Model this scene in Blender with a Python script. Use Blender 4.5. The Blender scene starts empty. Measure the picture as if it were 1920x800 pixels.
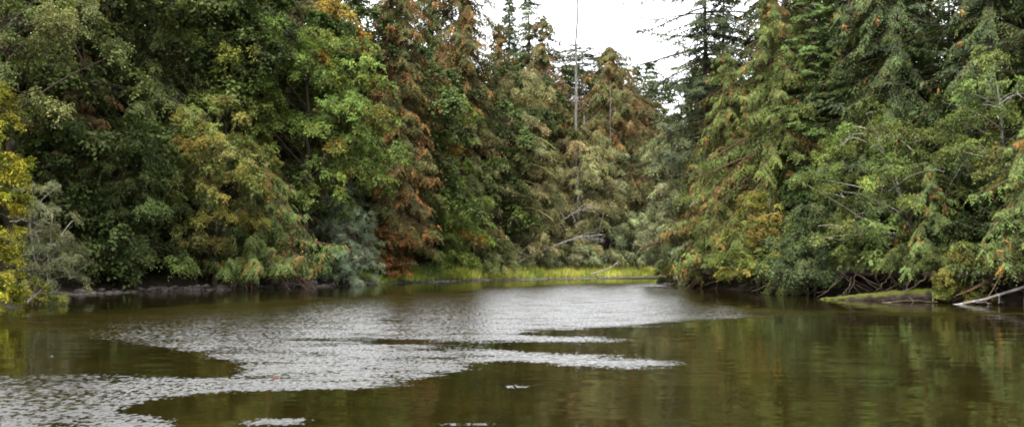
import bpy, math, random
import numpy as np
from mathutils import Vector

# ------------------------------------------------------------------ basics
F = 2059.0            # focal length in photo pixels (1920 wide)
CAMH = 2.0            # camera height above the river
HOR = 495.0           # horizon row in the photo
UP = np.array([0.0, 0.0, 1.0])
col = bpy.context.scene.collection


def wx(px, D):
    return (px - 960.0) / F * D


def wz(py, D):
    return CAMH - (py - HOR) / F * D


def nrm(v):
    return v / (np.linalg.norm(v, axis=-1, keepdims=True) + 1e-9)


def put(name, data, parent=None, mat=None):
    o = bpy.data.objects.new(name, data)
    col.objects.link(o)
    if parent is not None:
        o.parent = parent
    if mat is not None:
        data.materials.append(mat)
    return o


def tag(o, label=None, cat=None, group=None, kind=None):
    if label: o["label"] = label
    if cat: o["category"] = cat
    if group: o["group"] = group
    if kind: o["kind"] = kind
    return o


def thing(name, loc, label, cat, group=None, rz=0.0):
    o = bpy.data.objects.new(name, None)
    o.empty_display_size = 0.3
    col.objects.link(o)
    o.location = loc
    o.rotation_euler = (0, 0, rz)
    return tag(o, label, cat, group)


def copy_thing(src, loc, rz, scale, label=None, group=None):
    c = src.copy()
    col.objects.link(c)
    c.location = loc
    c.rotation_euler = (0, 0, rz)
    c.scale = scale
    if label: c["label"] = label
    if group: c["group"] = group
    for ch in src.children:
        d = ch.copy()
        col.objects.link(d)
        d.parent = c
    return c


def mesh_np(name, V, loops, starts, smooth=False):
    me = bpy.data.meshes.new(name)
    me.vertices.add(len(V))
    me.vertices.foreach_set("co", np.ascontiguousarray(V, dtype=np.float32).ravel())
    me.loops.add(len(loops))
    me.loops.foreach_set("vertex_index", np.ascontiguousarray(loops, dtype=np.int32))
    me.polygons.add(len(starts))
    me.polygons.foreach_set("loop_start", np.ascontiguousarray(starts, dtype=np.int32))
    me.update(calc_edges=True)
    if smooth:
        me.polygons.foreach_set("use_smooth", np.ones(len(starts), dtype=bool))
    return me


def quad_mesh(name, V, Q, smooth=False):
    Q = np.asarray(Q, dtype=np.int32)
    return mesh_np(name, V, Q.ravel(), np.arange(len(Q)) * 4, smooth)


def face_colors(me, C):
    at = me.attributes.new("Col", 'FLOAT_COLOR', 'FACE')
    A = np.ones((len(C), 4), dtype=np.float32)
    A[:, :3] = C
    at.data.foreach_set("color", A.ravel())


# ------------------------------------------------------------------ tubes
class Tubes:
    """collects tapered tubes; build() links them as one mesh object"""

    def __init__(self):
        self.V, self.Q, self.n = [], [], 0

    def add(self, pts, rad, sides=6, cap=True):
        P = np.asarray(pts, dtype=float)
        R = np.asarray(rad, dtype=float)
        if R.ndim == 0:
            R = np.full(len(P), float(R))
        T = np.gradient(P, axis=0)
        T = nrm(T)
        ref = np.where(np.abs(T[:, 2:3]) > 0.9, np.array([[1.0, 0, 0]]), UP[None])
        if np.mean(np.abs(T[:, 2])) > 0.6:
            ref = np.tile(np.array([[1.0, 0.13, 0]]), (len(P), 1))
        else:
            ref = np.tile(np.array([[0.07, 0.05, 1.0]]), (len(P), 1))
        a = nrm(np.cross(T, ref))
        b = np.cross(T, a)
        ang = np.linspace(0, 2 * math.pi, sides, endpoint=False)
        ring = (a[:, None, :] * np.cos(ang)[None, :, None] + b[:, None, :] * np.sin(ang)[None, :, None])
        V = P[:, None, :] + ring * R[:, None, None]
        m = len(P)
        i = np.arange(m - 1)[:, None] * sides
        j = np.arange(sides)[None, :]
        k = (j + 1) % sides
        Q = np.stack([i + j, i + k, i + sides + k, i + sides + j], -1).reshape(-1, 4)
        self.V.append(V.reshape(-1, 3))
        self.Q.append(Q + self.n)
        self.n += m * sides

    def build(self, name, mat, parent=None):
        me = quad_mesh(name, np.concatenate(self.V), np.concatenate(self.Q), True)
        return put(name, me, parent, mat)


def curve(p0, p1, p2, n):
    t = np.linspace(0, 1, n)[:, None]
    return (1 - t) ** 2 * np.asarray(p0) + 2 * t * (1 - t) * np.asarray(p1) + t ** 2 * np.asarray(p2)


# ------------------------------------------------------------------ leaves
class Leaves:
    def __init__(self):
        self.p, self.a, self.nn, self.l, self.w, self.c = [], [], [], [], [], []

    def add(self, P, A, N, L, W, C):
        self.p.append(P); self.a.append(A); self.nn.append(N)
        self.l.append(np.broadcast_to(L, len(P))); self.w.append(np.broadcast_to(W, len(P)))
        self.c.append(C)

    def count(self):
        return sum(len(x) for x in self.p)

    def build(self, name, mat, parent=None):
        P = np.concatenate(self.p); A = nrm(np.concatenate(self.a)); N = nrm(np.concatenate(self.nn))
        L = np.concatenate(self.l)[:, None]; W = np.concatenate(self.w)[:, None]
        B = nrm(np.cross(N, A)); N = np.cross(A, B)
        fold = N * W * 0.16
        v0 = P
        v1 = P + A * L * 0.42 + B * W * 0.5 + fold
        v2 = P + A * L - N * L * 0.10
        v3 = P + A * L * 0.42 - B * W * 0.5 + fold
        V = np.stack([v0, v1, v2, v3], 1).reshape(-1, 3)
        Q = np.arange(len(V)).reshape(-1, 4)
        me = quad_mesh(name, V, Q)
        face_colors(me, np.clip(np.concatenate(self.c) * [1.06, 1.0, .80], 0.004, 0.6))
        return put(name, me, parent, mat)


def jcol(rng, C, amt=0.16):
    """per-leaf jitter of brightness and hue"""
    n = len(C)
    b = np.exp(rng.normal(0, amt, (n, 1)))
    h = 1 + rng.normal(0, amt * 0.45, (n, 3))
    return C * b * h


# palettes: list of (weight, colour); picked per twig / clump
PAL = {
    "maple": [(5, (.098, .141, .038)), (3, (.075, .113, .032)), (2, (.138, .182, .048)), (.5, (.188, .179, .036))],
    "maple_y": [(6, (.080, .105, .030)), (3, (.120, .120, .030)), (2, (.165, .115, .028)), (.8, (.14, .080, .026))],
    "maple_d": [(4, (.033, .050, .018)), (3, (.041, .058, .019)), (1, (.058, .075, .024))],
    "pale": [(4, (.115, .130, .056)), (3, (.150, .150, .060)), (2, (.085, .110, .042)), (1, (.18, .14, .045))],
    "alder": [(4, (.098, .115, .048)), (3, (.124, .136, .057)), (2, (.071, .094, .039))],
    "olive": [(4, (.163, .164, .089)), (3, (.215, .208, .116)), (2, (.130, .135, .074)), (.5, (.169, .124, .074))],  # olive leaves, lightened so the far bend's air haze is in the colour
    "hazy": [(4, (.130, .151, .089)), (3, (.169, .182, .111)), (2, (.104, .125, .074))],  # grey-green leaves with distance haze painted in as a paler tone
    "alder_r": [(4, (.072, .099, .031)), (3, (.107, .129, .039)), (2, (.048, .071, .025)), (.6, (.129, .131, .034))],
    "silver": [(4, (.120, .154, .120)), (3, (.156, .190, .153)), (2, (.086, .120, .091))],
    "grey": [(4, (.071, .078, .046)), (3, (.090, .095, .060)), (2, (.054, .062, .032))],
    "yellow": [(4, (.150, .150, .016)), (3, (.105, .120, .018)), (2, (.185, .165, .018))],
    "red": [(3, (.131, .053, .022)), (2, (.105, .064, .024)), (2, (.064, .068, .026))],
    "amber": [(3, (.210, .135, .025)), (2, (.18, .10, .025)), (2, (.12, .12, .03))],
    "vine": [(3, (.089, .108, .025)), (3, (.111, .103, .023)), (2, (.064, .093, .027)), (.6, (.153, .078, .027))],
    "teal": [(4, (.036, .054, .025)), (3, (.050, .070, .031)), (1, (.081, .090, .034))],
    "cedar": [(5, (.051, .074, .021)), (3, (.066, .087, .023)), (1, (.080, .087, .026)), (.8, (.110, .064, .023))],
    "cedar_g": [(5, (.056, .085, .027)), (3, (.075, .102, .032)), (1, (.044, .066, .024)), (.4, (.128, .053, .025))],
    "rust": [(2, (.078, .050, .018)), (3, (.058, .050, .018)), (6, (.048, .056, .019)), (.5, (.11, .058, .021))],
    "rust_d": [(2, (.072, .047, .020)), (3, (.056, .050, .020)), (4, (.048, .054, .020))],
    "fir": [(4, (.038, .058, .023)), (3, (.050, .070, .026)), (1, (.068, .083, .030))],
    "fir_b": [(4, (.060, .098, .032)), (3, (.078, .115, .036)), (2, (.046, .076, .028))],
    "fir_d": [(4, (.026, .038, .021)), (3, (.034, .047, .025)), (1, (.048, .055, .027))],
    "hem": [(4, (.074, .100, .039)), (3, (.096, .122, .047)), (1, (.120, .137, .048))],
}


def pick(rng, pal, n):
    p = PAL[pal] if isinstance(pal, str) else pal
    w = np.array([a for a, _ in p], float)
    C = np.array([c for _, c in p], float)
    return C[rng.choice(len(p), n, p=w / w.sum())]


# ------------------------------------------------------------------ river plan and ground
LEFT = [(-60, -40), (-34, 10), (-24, 32), (-20.5, 43), (-24, 56), (-29.5, 72), (-27, 80), (-23.4, 86), (-16, 102), (-9.7, 124),
        (-2, 141), (11.5, 157), (20, 168), (40, 184), (90, 200)]
RIGHT = [(90, 176), (60, 166), (34, 148), (21, 122), (16.2, 103), (14.2, 91), (17.0, 78), (18.2, 67), (20.6, 59.5), (23.8, 52), (31, 36),
         (40, 14), (60, -40)]
RIVER = np.array(LEFT + RIGHT, float)


def poly_sd(X, Y, poly):
    """signed distance, positive inside"""
    X = np.asarray(X, float); Y = np.asarray(Y, float)
    d = np.full(X.shape, 1e9)
    ins = np.zeros(X.shape, bool)
    n = len(poly)
    for i in range(n):
        ax, ay = poly[i]; bx, by = poly[(i + 1) % n]
        ex, ey = bx - ax, by - ay
        t = np.clip(((X - ax) * ex + (Y - ay) * ey) / (ex * ex + ey * ey + 1e-12), 0, 1)
        d = np.minimum(d, np.hypot(X - ax - t * ex, Y - ay - t * ey))
        c = ((ay > Y) != (by > Y))
        xi = ax + (Y - ay) * ex / (ey if abs(ey) > 1e-12 else 1e-12)
        ins ^= c & (X < xi)
    return np.where(ins, d, -d)


def wob(X, Y):
    return (np.sin(X * .9 + 1.3 * np.sin(Y * .37)) * .5 + np.sin(Y * .71 + 2.1 * np.sin(X * .23)) * .5
            + np.sin(X * 2.3 + Y * 1.7) * .25 + np.sin(X * 4.1 - Y * 3.3 + 1.0) * .15)


def sstep(a, b, x):
    t = np.clip((x - a) / (b - a), 0, 1)
    return t * t * (3 - 2 * t)


def ground(X, Y):
    X = np.asarray(X, float); Y = np.asarray(Y, float)
    d = -poly_sd(X, Y, RIVER) + wob(X, Y) * .35          # distance into the land
    right = sstep(0, 6, X - np.interp(Y, [-40, 40, 52, 67, 80, 91, 103, 130, 170], [25, 20, 16, 12, 10, 9, 10, 14, 34]))
    meadow = np.exp(-((X - 4) / 14) ** 2 - ((Y - 152) / 22) ** 2)
    low = np.interp(d, [-12, -3, 0, 1.2, 3.5, 8, 20, 60, 200], [-1.6, -.55, -.05, .22, .75, 1.3, 3.2, 9, 20])
    cut = np.interp(d, [-12, -3, -.2, 2.2, 3.2, 5, 12, 60, 200], [-1.6, -.5, -.25, -.02, 1.25, 1.7, 2.6, 8, 20])
    flat = np.interp(d, [-12, -3, 0, 1.5, 6, 20, 60, 200], [-1.6, -.5, -.03, .18, .5, 1.2, 4, 16])
    lft = low * (1 - meadow) + flat * meadow
    z = lft * (1 - right) + cut * right
    return z + wob(X * .6, Y * .6) * .10 * sstep(.5, 4, d)


def gz(x, y):
    return float(ground(np.array([x]), np.array([y]))[0])


# ------------------------------------------------------------------ materials
def new_mat(name):
    m = bpy.data.materials.new(name)
    m.use_nodes = True
    nt = m.node_tree
    nt.nodes.clear()
    return m, nt, nt.nodes, nt.links


def leaf_material(name, trans=.28, rough=.5, spec=.35, lo=.27, hi=1.08):
    m, nt, N, L = new_mat(name)
    out = N.new("ShaderNodeOutputMaterial")
    at = N.new("ShaderNodeAttribute"); at.attribute_name = "Col"
    tc = N.new("ShaderNodeTexCoord")
    no = N.new("ShaderNodeTexNoise"); no.inputs["Scale"].default_value = .55; no.inputs["Detail"].default_value = 3
    L.new(tc.outputs["Object"], no.inputs["Vector"])
    mr = N.new("ShaderNodeMapRange")
    mr.inputs["From Min"].default_value = .3; mr.inputs["From Max"].default_value = .7
    mr.inputs["To Min"].default_value = lo; mr.inputs["To Max"].default_value = hi
    L.new(no.outputs["Fac"], mr.inputs["Value"])
    mul = N.new("ShaderNodeVectorMath"); mul.operation = 'SCALE'
    L.new(at.outputs["Color"], mul.inputs[0]); L.new(mr.outputs[0], mul.inputs["Scale"])
    pb = N.new("ShaderNodeBsdfPrincipled")
    pb.inputs["Roughness"].default_value = rough
    pb.inputs["Specular IOR Level"].default_value = spec
    L.new(mul.outputs[0], pb.inputs["Base Color"])
    tr = N.new("ShaderNodeBsdfTranslucent")
    warm = N.new("ShaderNodeVectorMath"); warm.operation = 'MULTIPLY'
    warm.inputs[1].default_value = (1.25, 1.35, .6)
    L.new(mul.outputs[0], warm.inputs[0]); L.new(warm.outputs[0], tr.inputs["Color"])
    mx = N.new("ShaderNodeMixShader"); mx.inputs[0].default_value = trans
    L.new(pb.outputs[0], mx.inputs[1]); L.new(tr.outputs[0], mx.inputs[2])
    L.new(mx.outputs[0], out.inputs["Surface"])
    return m


def rough_material(name, stops, scale=3.0, stretch=(1, 1, 1), bump=.4, rough=.9, detail=6, moss=None):
    m, nt, N, L = new_mat(name)
    out = N.new("ShaderNodeOutputMaterial")
    tc = N.new("ShaderNodeTexCoord")
    mp = N.new("ShaderNodeMapping"); mp.inputs["Scale"].default_value = stretch
    L.new(tc.outputs["Object"], mp.inputs["Vector"])
    no = N.new("ShaderNodeTexNoise"); no.inputs["Scale"].default_value = scale
    no.inputs["Detail"].default_value = detail; no.inputs["Roughness"].default_value = .62
    L.new(mp.outputs[0], no.inputs["Vector"])
    cr = N.new("ShaderNodeValToRGB")
    el = cr.color_ramp.elements
    el[0].position, el[0].color = stops[0][0], (*stops[0][1], 1)
    el[1].position, el[1].color = stops[-1][0], (*stops[-1][1], 1)
    for p, c in stops[1:-1]:
        e = el.new(p); e.color = (*c, 1)
    L.new(no.outputs["Fac"], cr.inputs[0])
    colr = cr.outputs[0]
    pb = N.new("ShaderNodeBsdfPrincipled")
    pb.inputs["Roughness"].default_value = rough
    pb.inputs["Specular IOR Level"].default_value = .06
    if moss:
        ge = N.new("ShaderNodeNewGeometry")
        sp = N.new("ShaderNodeSeparateXYZ"); L.new(ge.outputs["Normal"], sp.inputs[0])
        n2 = N.new("ShaderNodeTexNoise"); n2.inputs["Scale"].default_value = 2.2; n2.inputs["Detail"].default_value = 5
        L.new(tc.outputs["Object"], n2.inputs["Vector"])
        ad = N.new("ShaderNodeMath"); ad.operation = 'MULTIPLY_ADD'
        L.new(n2.outputs["Fac"], ad.inputs[0]); ad.inputs[1].default_value = 1.1; L.new(sp.outputs["Z"], ad.inputs[2])
        mr = N.new("ShaderNodeMapRange")
        mr.inputs["From Min"].default_value = moss[1]; mr.inputs["From Max"].default_value = moss[1] + .45
        L.new(ad.outputs[0], mr.inputs["Value"])
        mx = N.new("ShaderNodeMix"); mx.data_type = 'RGBA'
        L.new(mr.outputs[0], mx.inputs["Factor"])
        L.new(colr, mx.inputs["A"]); mx.inputs["B"].default_value = (*moss[0], 1)
        colr = mx.outputs["Result"]
    L.new(colr, pb.inputs["Base Color"])
    bp = N.new("ShaderNodeBump"); bp.inputs["Strength"].default_value = bump; bp.inputs["Distance"].default_value = .08
    L.new(no.outputs["Fac"], bp.inputs["Height"]); L.new(bp.outputs[0], pb.inputs["Normal"])
    L.new(pb.outputs[0], out.inputs["Surface"])
    return m


M_LEAF = leaf_material("broad_leaf", .25, .65, .08)
M_NEEDLE = leaf_material("needle_spray", .18, .65, .08)
M_GRASS = leaf_material("grass_blade", .40, .6, .1, .9, 1.5)
M_BARK = rough_material("bark_brown", [(.3, (.010, .007, .005)), (.55, (.030, .022, .016)), (.75, (.06, .047, .036))], 4, (3, 3, .5), .6)
M_REDBARK = rough_material("bark_red", [(.3, (.022, .012, .008)), (.55, (.060, .034, .022)), (.75, (.10, .062, .044))], 4, (4, 4, .4), .6)
M_PALEBARK = rough_material("bark_pale", [(.3, (.06, .053, .043)), (.55, (.135, .122, .105)), (.75, (.23, .215, .19))], 4, (2, 2, .7), .4)
M_SNAG = rough_material("snag_wood", [(.3, (.03, .027, .024)), (.55, (.075, .069, .062)), (.75, (.13, .12, .11))], 3, (1, 1, .3), .4)
M_DEAD = rough_material("dead_wood", [(.3, (.05, .045, .038)), (.55, (.11, .10, .088)), (.75, (.20, .185, .165))], 3, (1, 1, 1), .4)
M_MOSSLIMB = rough_material("mossy_bark", [(.3, (.05, .04, .02)), (.55, (.10, .10, .03)), (.75, (.16, .16, .04))], 4, (1, 1, 1), .5)
M_LOG = rough_material("mossy_log_wood", [(.3, (.006, .0045, .003)), (.55, (.018, .013, .009)), (.75, (.04, .031, .023))], 3, (1, 1, 1), .8,
                       moss=((.028, .032, .005), .72))
M_ROCK = rough_material("river_rock", [(.3, (.014, .012, .011)), (.52, (.035, .030, .027)), (.75, (.085, .075, .068))], 2.5, (1, 1, 1), .6)
M_GROUND = rough_material("forest_soil", [(.3, (.004, .003, .002)), (.52, (.011, .008, .005)), (.75, (.028, .022, .015))], 1.2, (1, 1, 1), .9)
M_GRAVEL = rough_material("shore_gravel", [(.3, (.03, .027, .024)), (.55, (.075, .068, .06)), (.75, (.15, .14, .13))], 6, (1, 1, 1), .7)
M_ROOT = rough_material("root_wood", [(.3, (.014, .010, .007)), (.55, (.038, .029, .021)), (.75, (.08, .064, .05))], 4, (1, 1, 1), .5)


# ------------------------------------------------------------------ generators
def lobes(rng):
    k = rng.uniform(0, 6.28, 6)

    def f(az, z):
        return (.5 * np.sin(2 * az + k[0] + z * .5) + .35 * np.sin(3 * az + k[1] - z * .9) + .35 * np.sin(z * 1.1 + k[2] + np.sin(az + k[3]))
                + .25 * np.sin(5 * az + k[4] + z * 1.7))
    return f


PROFILE = {
    "dome": ([0, .12, .3, .55, .8, 1], [.55, .85, 1, .92, .62, .12]),
    "tall": ([0, .1, .3, .6, .85, 1], [.6, .9, 1, .95, .8, .4]),
    "bush": ([0, .2, .5, .8, 1], [.85, 1, .9, .6, .15]),
    "skirt": ([0, .15, .4, .7, 1], [1.0, 1.0, .85, .6, .15]),
    "top": ([0, .15, .4, .7, 1], [.15, .55, .9, 1, .6]),
}


def clump_leaves(rng, LV, C0, out, pal, cl_r, twigs, per, leaf, droop, aspect=.85, upb=.25, spread=.6, acc=None, tint=None, grp=1):
    """leafy twigs fanning out of each clump centre"""
    n = len(C0)
    C = np.repeat(C0, twigs, 0)
    O = np.repeat(out, twigs, 0)
    m = len(C)
    d = nrm(O * .7 + rng.normal(0, spread, (m, 3)) * [1, 1, .75] + UP * upb)
    ln = cl_r * rng.uniform(.55, 1.25, m)
    cc = pick(rng, pal, n)
    if grp > 1:
        g0 = np.repeat(pick(rng, pal, n // grp), grp, 0)
        cc = cc * .45 + g0 * .55
        if tint is not None:
            cc = cc * tint
    cc = np.repeat(cc, twigs, 0)
    mix = rng.random((m, 1)) * .5
    tcol = cc * (1 - mix) + pick(rng, pal, m) * mix
    if acc is not None:
        hit = np.repeat(rng.random(n // grp) < acc[1], twigs * grp) & (rng.random(m) < .75)
        tcol[hit] = pick(rng, acc[0], int(hit.sum()))
    t = (np.arange(per) + .6) / per
    P = C[:, None, :] + d[:, None, :] * (ln[:, None] * t)[:, :, None]
    P[:, :, 2] -= (droop * ln)[:, None] * t[None] ** 2
    tang = d[:, None, :] - UP * (2 * droop * t)[None, :, None]
    tang = nrm(tang)
    side = nrm(np.cross(tang, UP + 0 * tang))
    s = np.where(np.arange(per) % 2 == 0, 1.0, -1.0)[None, :, None]
    A = tang * .6 + side * s * .8 - UP * .25 + rng.normal(0, .3, P.shape)
    N = UP * .9 + O[:, None, :] * .35 + rng.normal(0, .42, P.shape)
    P = P + rng.normal(0, leaf * .35, P.shape)
    L = leaf * rng.uniform(.65, 1.25, P.shape[:2])
    cols = jcol(rng, np.repeat(tcol, per, 0))
    LV.add(P.reshape(-1, 3), A.reshape(-1, 3), N.reshape(-1, 3), L.ravel(), (L * aspect).ravel(), cols)


def broadleaf(name, label, cat, x, D, ytop, ybot, hw, pal, seed, shape="dome", leaf=.2, cl=1.0, dens=1.0, twigs=12, per=9, droop=.35,
              aspect=.85, bx=None, stems=1, bark=None, acc=None, group=None, trunk_r=None, dep=1.0, mossy=0, bare=0, yoff=0.0, upb=.25, spread=.6, bough=1.75, per_bough=8, sag=.32, gap=0.0):
    rng = np.random.default_rng(seed)
    bark = bark or M_BARK
    X, Y = wx(x, D), D + yoff
    BX = wx(bx, D) if bx is not None else X
    g = gz(BX, Y)
    root = thing(name, (BX, Y, g - .05), label, cat, group)
    z0, z1 = wz(ybot, D) - g, wz(ytop, D) - g
    R = hw / F * D
    lean = X - BX
    hgt = z1 - z0
    n = int(dens * 2 * R * hgt / (cl * cl) * 2.0) + 6
    leaf = leaf * .80
    twigs += 6
    per += 4
    # boughs on the outside of the crown, each a drooping shelf of leaf clumps
    pv, pr = PROFILE[shape]
    lf = lobes(rng)
    rb = bough * cl
    nbg = max(4, int(n / per_bough))
    ctr = []
    for k in range(nbg):
        best, bd = None, -1
        for _ in range(5):
            v = rng.random()
            if rng.random() > np.interp(v, pv, pr):
                continue
            a = rng.uniform(0, 2 * math.pi)
            if math.sin(a) > .35 and rng.random() < .6:
                a = -a
            z = z0 + v * hgt
            r = R * np.interp(v, pv, pr) * (.88 + .30 * lf(a, z / max(R, 1.5) * 1.3)) * (.30 + .70 * math.sqrt(rng.random()))
            c = np.array([r * math.cos(a), r * math.sin(a) * dep, z])
            dd = min([((c - q[0]) ** 2 * [1, 1, 2.2]).sum() for q in ctr[-150:]] or [9])
            if dd > bd:
                best, bd = (c, a, r), dd
        if best is not None:
            ctr.append(best)
    nbg = len(ctr)
    BC = np.array([c[0] for c in ctr]); BA = np.array([c[1] for c in ctr]); BR = np.array([c[2] for c in ctr])
    BA = BA + rng.normal(0, .35, nbg)
    rbs = np.repeat(rb * rng.uniform(.65, 1.3, nbg), per_bough)
    n = nbg * per_bough
    P = np.repeat(BC, per_bough, 0)
    az = np.repeat(BA, per_bough)
    out = np.stack([np.cos(az), np.sin(az), np.zeros(n)], 1)
    sd = np.stack([-np.sin(az), np.cos(az), np.zeros(n)], 1)
    a1 = rng.uniform(-.9, 1.0, n); a2 = rng.normal(0, .5, n)
    P = P + out * (a1 * rbs)[:, None] + sd * (a2 * rbs * (1.1 - .5 * np.clip(a1, 0, 1)))[:, None]
    P[:, 2] += rbs * (rng.normal(0, .16, n) - sag * np.clip(a1 + .3, 0, 2) ** 1.5 - .22 * a2 ** 2)
    zz = P[:, 2].copy()
    rr = np.hypot(P[:, 0], P[:, 1])
    ax = lean * np.clip(zz / max(z1, .1), 0, 1) ** .8
    P[:, 0] += ax
    P[:, 2] = np.maximum(P[:, 2], gap - g + .35)
    out = nrm(out + sd * (a2 * .5)[:, None])
    tint = np.repeat(np.exp(rng.normal(0, .24, (nbg, 1))) * (1 + rng.normal(0, .05, (nbg, 3))), per_bough, 0)
    LV = Leaves()
    clump_leaves(rng, LV, P, out, pal, cl * .8, twigs, per, leaf, droop, aspect, upb, spread, acc, tint, per_bough)
    LV.build("crown", M_LEAF, root)
    # trunk, limbs
    tb = Tubes()
    tr = trunk_r or max(.035, .013 * z1)
    top = z0 + .8 * hgt
    for s in range(stems):
        a = rng.uniform(0, 6.28)
        off = np.array([math.cos(a), math.sin(a), 0]) * (0 if stems == 1 else .3 * R)
        pts = curve((off[0] * .2, off[1] * .2, -.3), (lean * .25 + off[0] * .6, off[1] * .6, top * .45), (lean * .85 + off[0] * 1.6, off[1] * 1.6, top), 14)
        pts[1:-1] += rng.normal(0, tr * .5, (12, 3)) * [1, 1, 0]
        rad = tr * np.interp(np.linspace(0, 1, 14), [0, .06, .5, 1], [1.6, 1.05, .7, .18]) * (1 if stems == 1 else .6)
        tb.add(pts, rad, 8)
    nl = min(n, max(6, int(n * .09)))
    idx = rng.choice(n, nl, replace=False)
    for i in idx:
        zb = max(.15 * top, zz[i] - rr[i] * rng.uniform(.3, .8))
        zb = min(zb, top * .97)
        b0 = np.array([lean * .8 * (zb / top) ** 1.1 if top > 0 else 0, 0, zb])
        e = P[i]
        mid = (b0 + e) / 2 + np.array([0, 0, .18 * rr[i]])
        r0 = tr * .34 * (1 - .55 * zb / max(z1, .1))
        tb.add(curve(b0, mid, e, 7), np.linspace(r0, r0 * .25, 7), 5)
    near = rng.choice(n, min(n, int(n * .3)), replace=False)
    for i in near:
        j = idx[np.argmin(((P[idx] - P[i]) ** 2).sum(1))]
        if i == j:
            continue
        b0 = P[j] * .75 + np.array([ax[j], 0, zz[j] - .4 * rr[j]]) * .25
        tb.add(curve(b0, (b0 + P[i]) / 2 + UP * .15, P[i], 4), np.linspace(.03, .012, 4) * max(1, D / 90), 4)
    for k in range(bare):      # pale leafless boughs that stick out
        a = rng.uniform(-2.9, -.25)
        zb = z0 + hgt * rng.uniform(.1, .75)
        e = np.array([ax.mean() + math.cos(a) * R * 1.08, math.sin(a) * R * 1.05, zb + rng.uniform(-.1, .25) * R])
        b0 = np.array([lean * .6, 0, zb - .1 * R])
        tb.add(curve(b0, (b0 + e) / 2 + UP * .2 * R, e, 8) + rng.normal(0, .05, (8, 3)), np.linspace(.05, .012, 8), 5)
    tb.build("trunk", bark, root)
    if mossy:
        mb = Tubes()
        for k in range(mossy):
            zb = z0 + hgt * (.18 + .5 * k / mossy)
            s = 1 if rng.random() < .8 else -1
            b0 = np.array([lean * .5, -.2, zb]); L = R * rng.uniform(.7, 1.1)
            e = b0 + [s * L, -.5 * L * rng.random() - .4 * R, -.12 * L]
            mb.add(curve(b0, (b0 + e) / 2 + UP * .45 * L, e, 10), np.linspace(.13, .05, 10), 5)
        mb.build("mossy_limb", M_MOSSLIMB, root)
    return root


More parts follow.
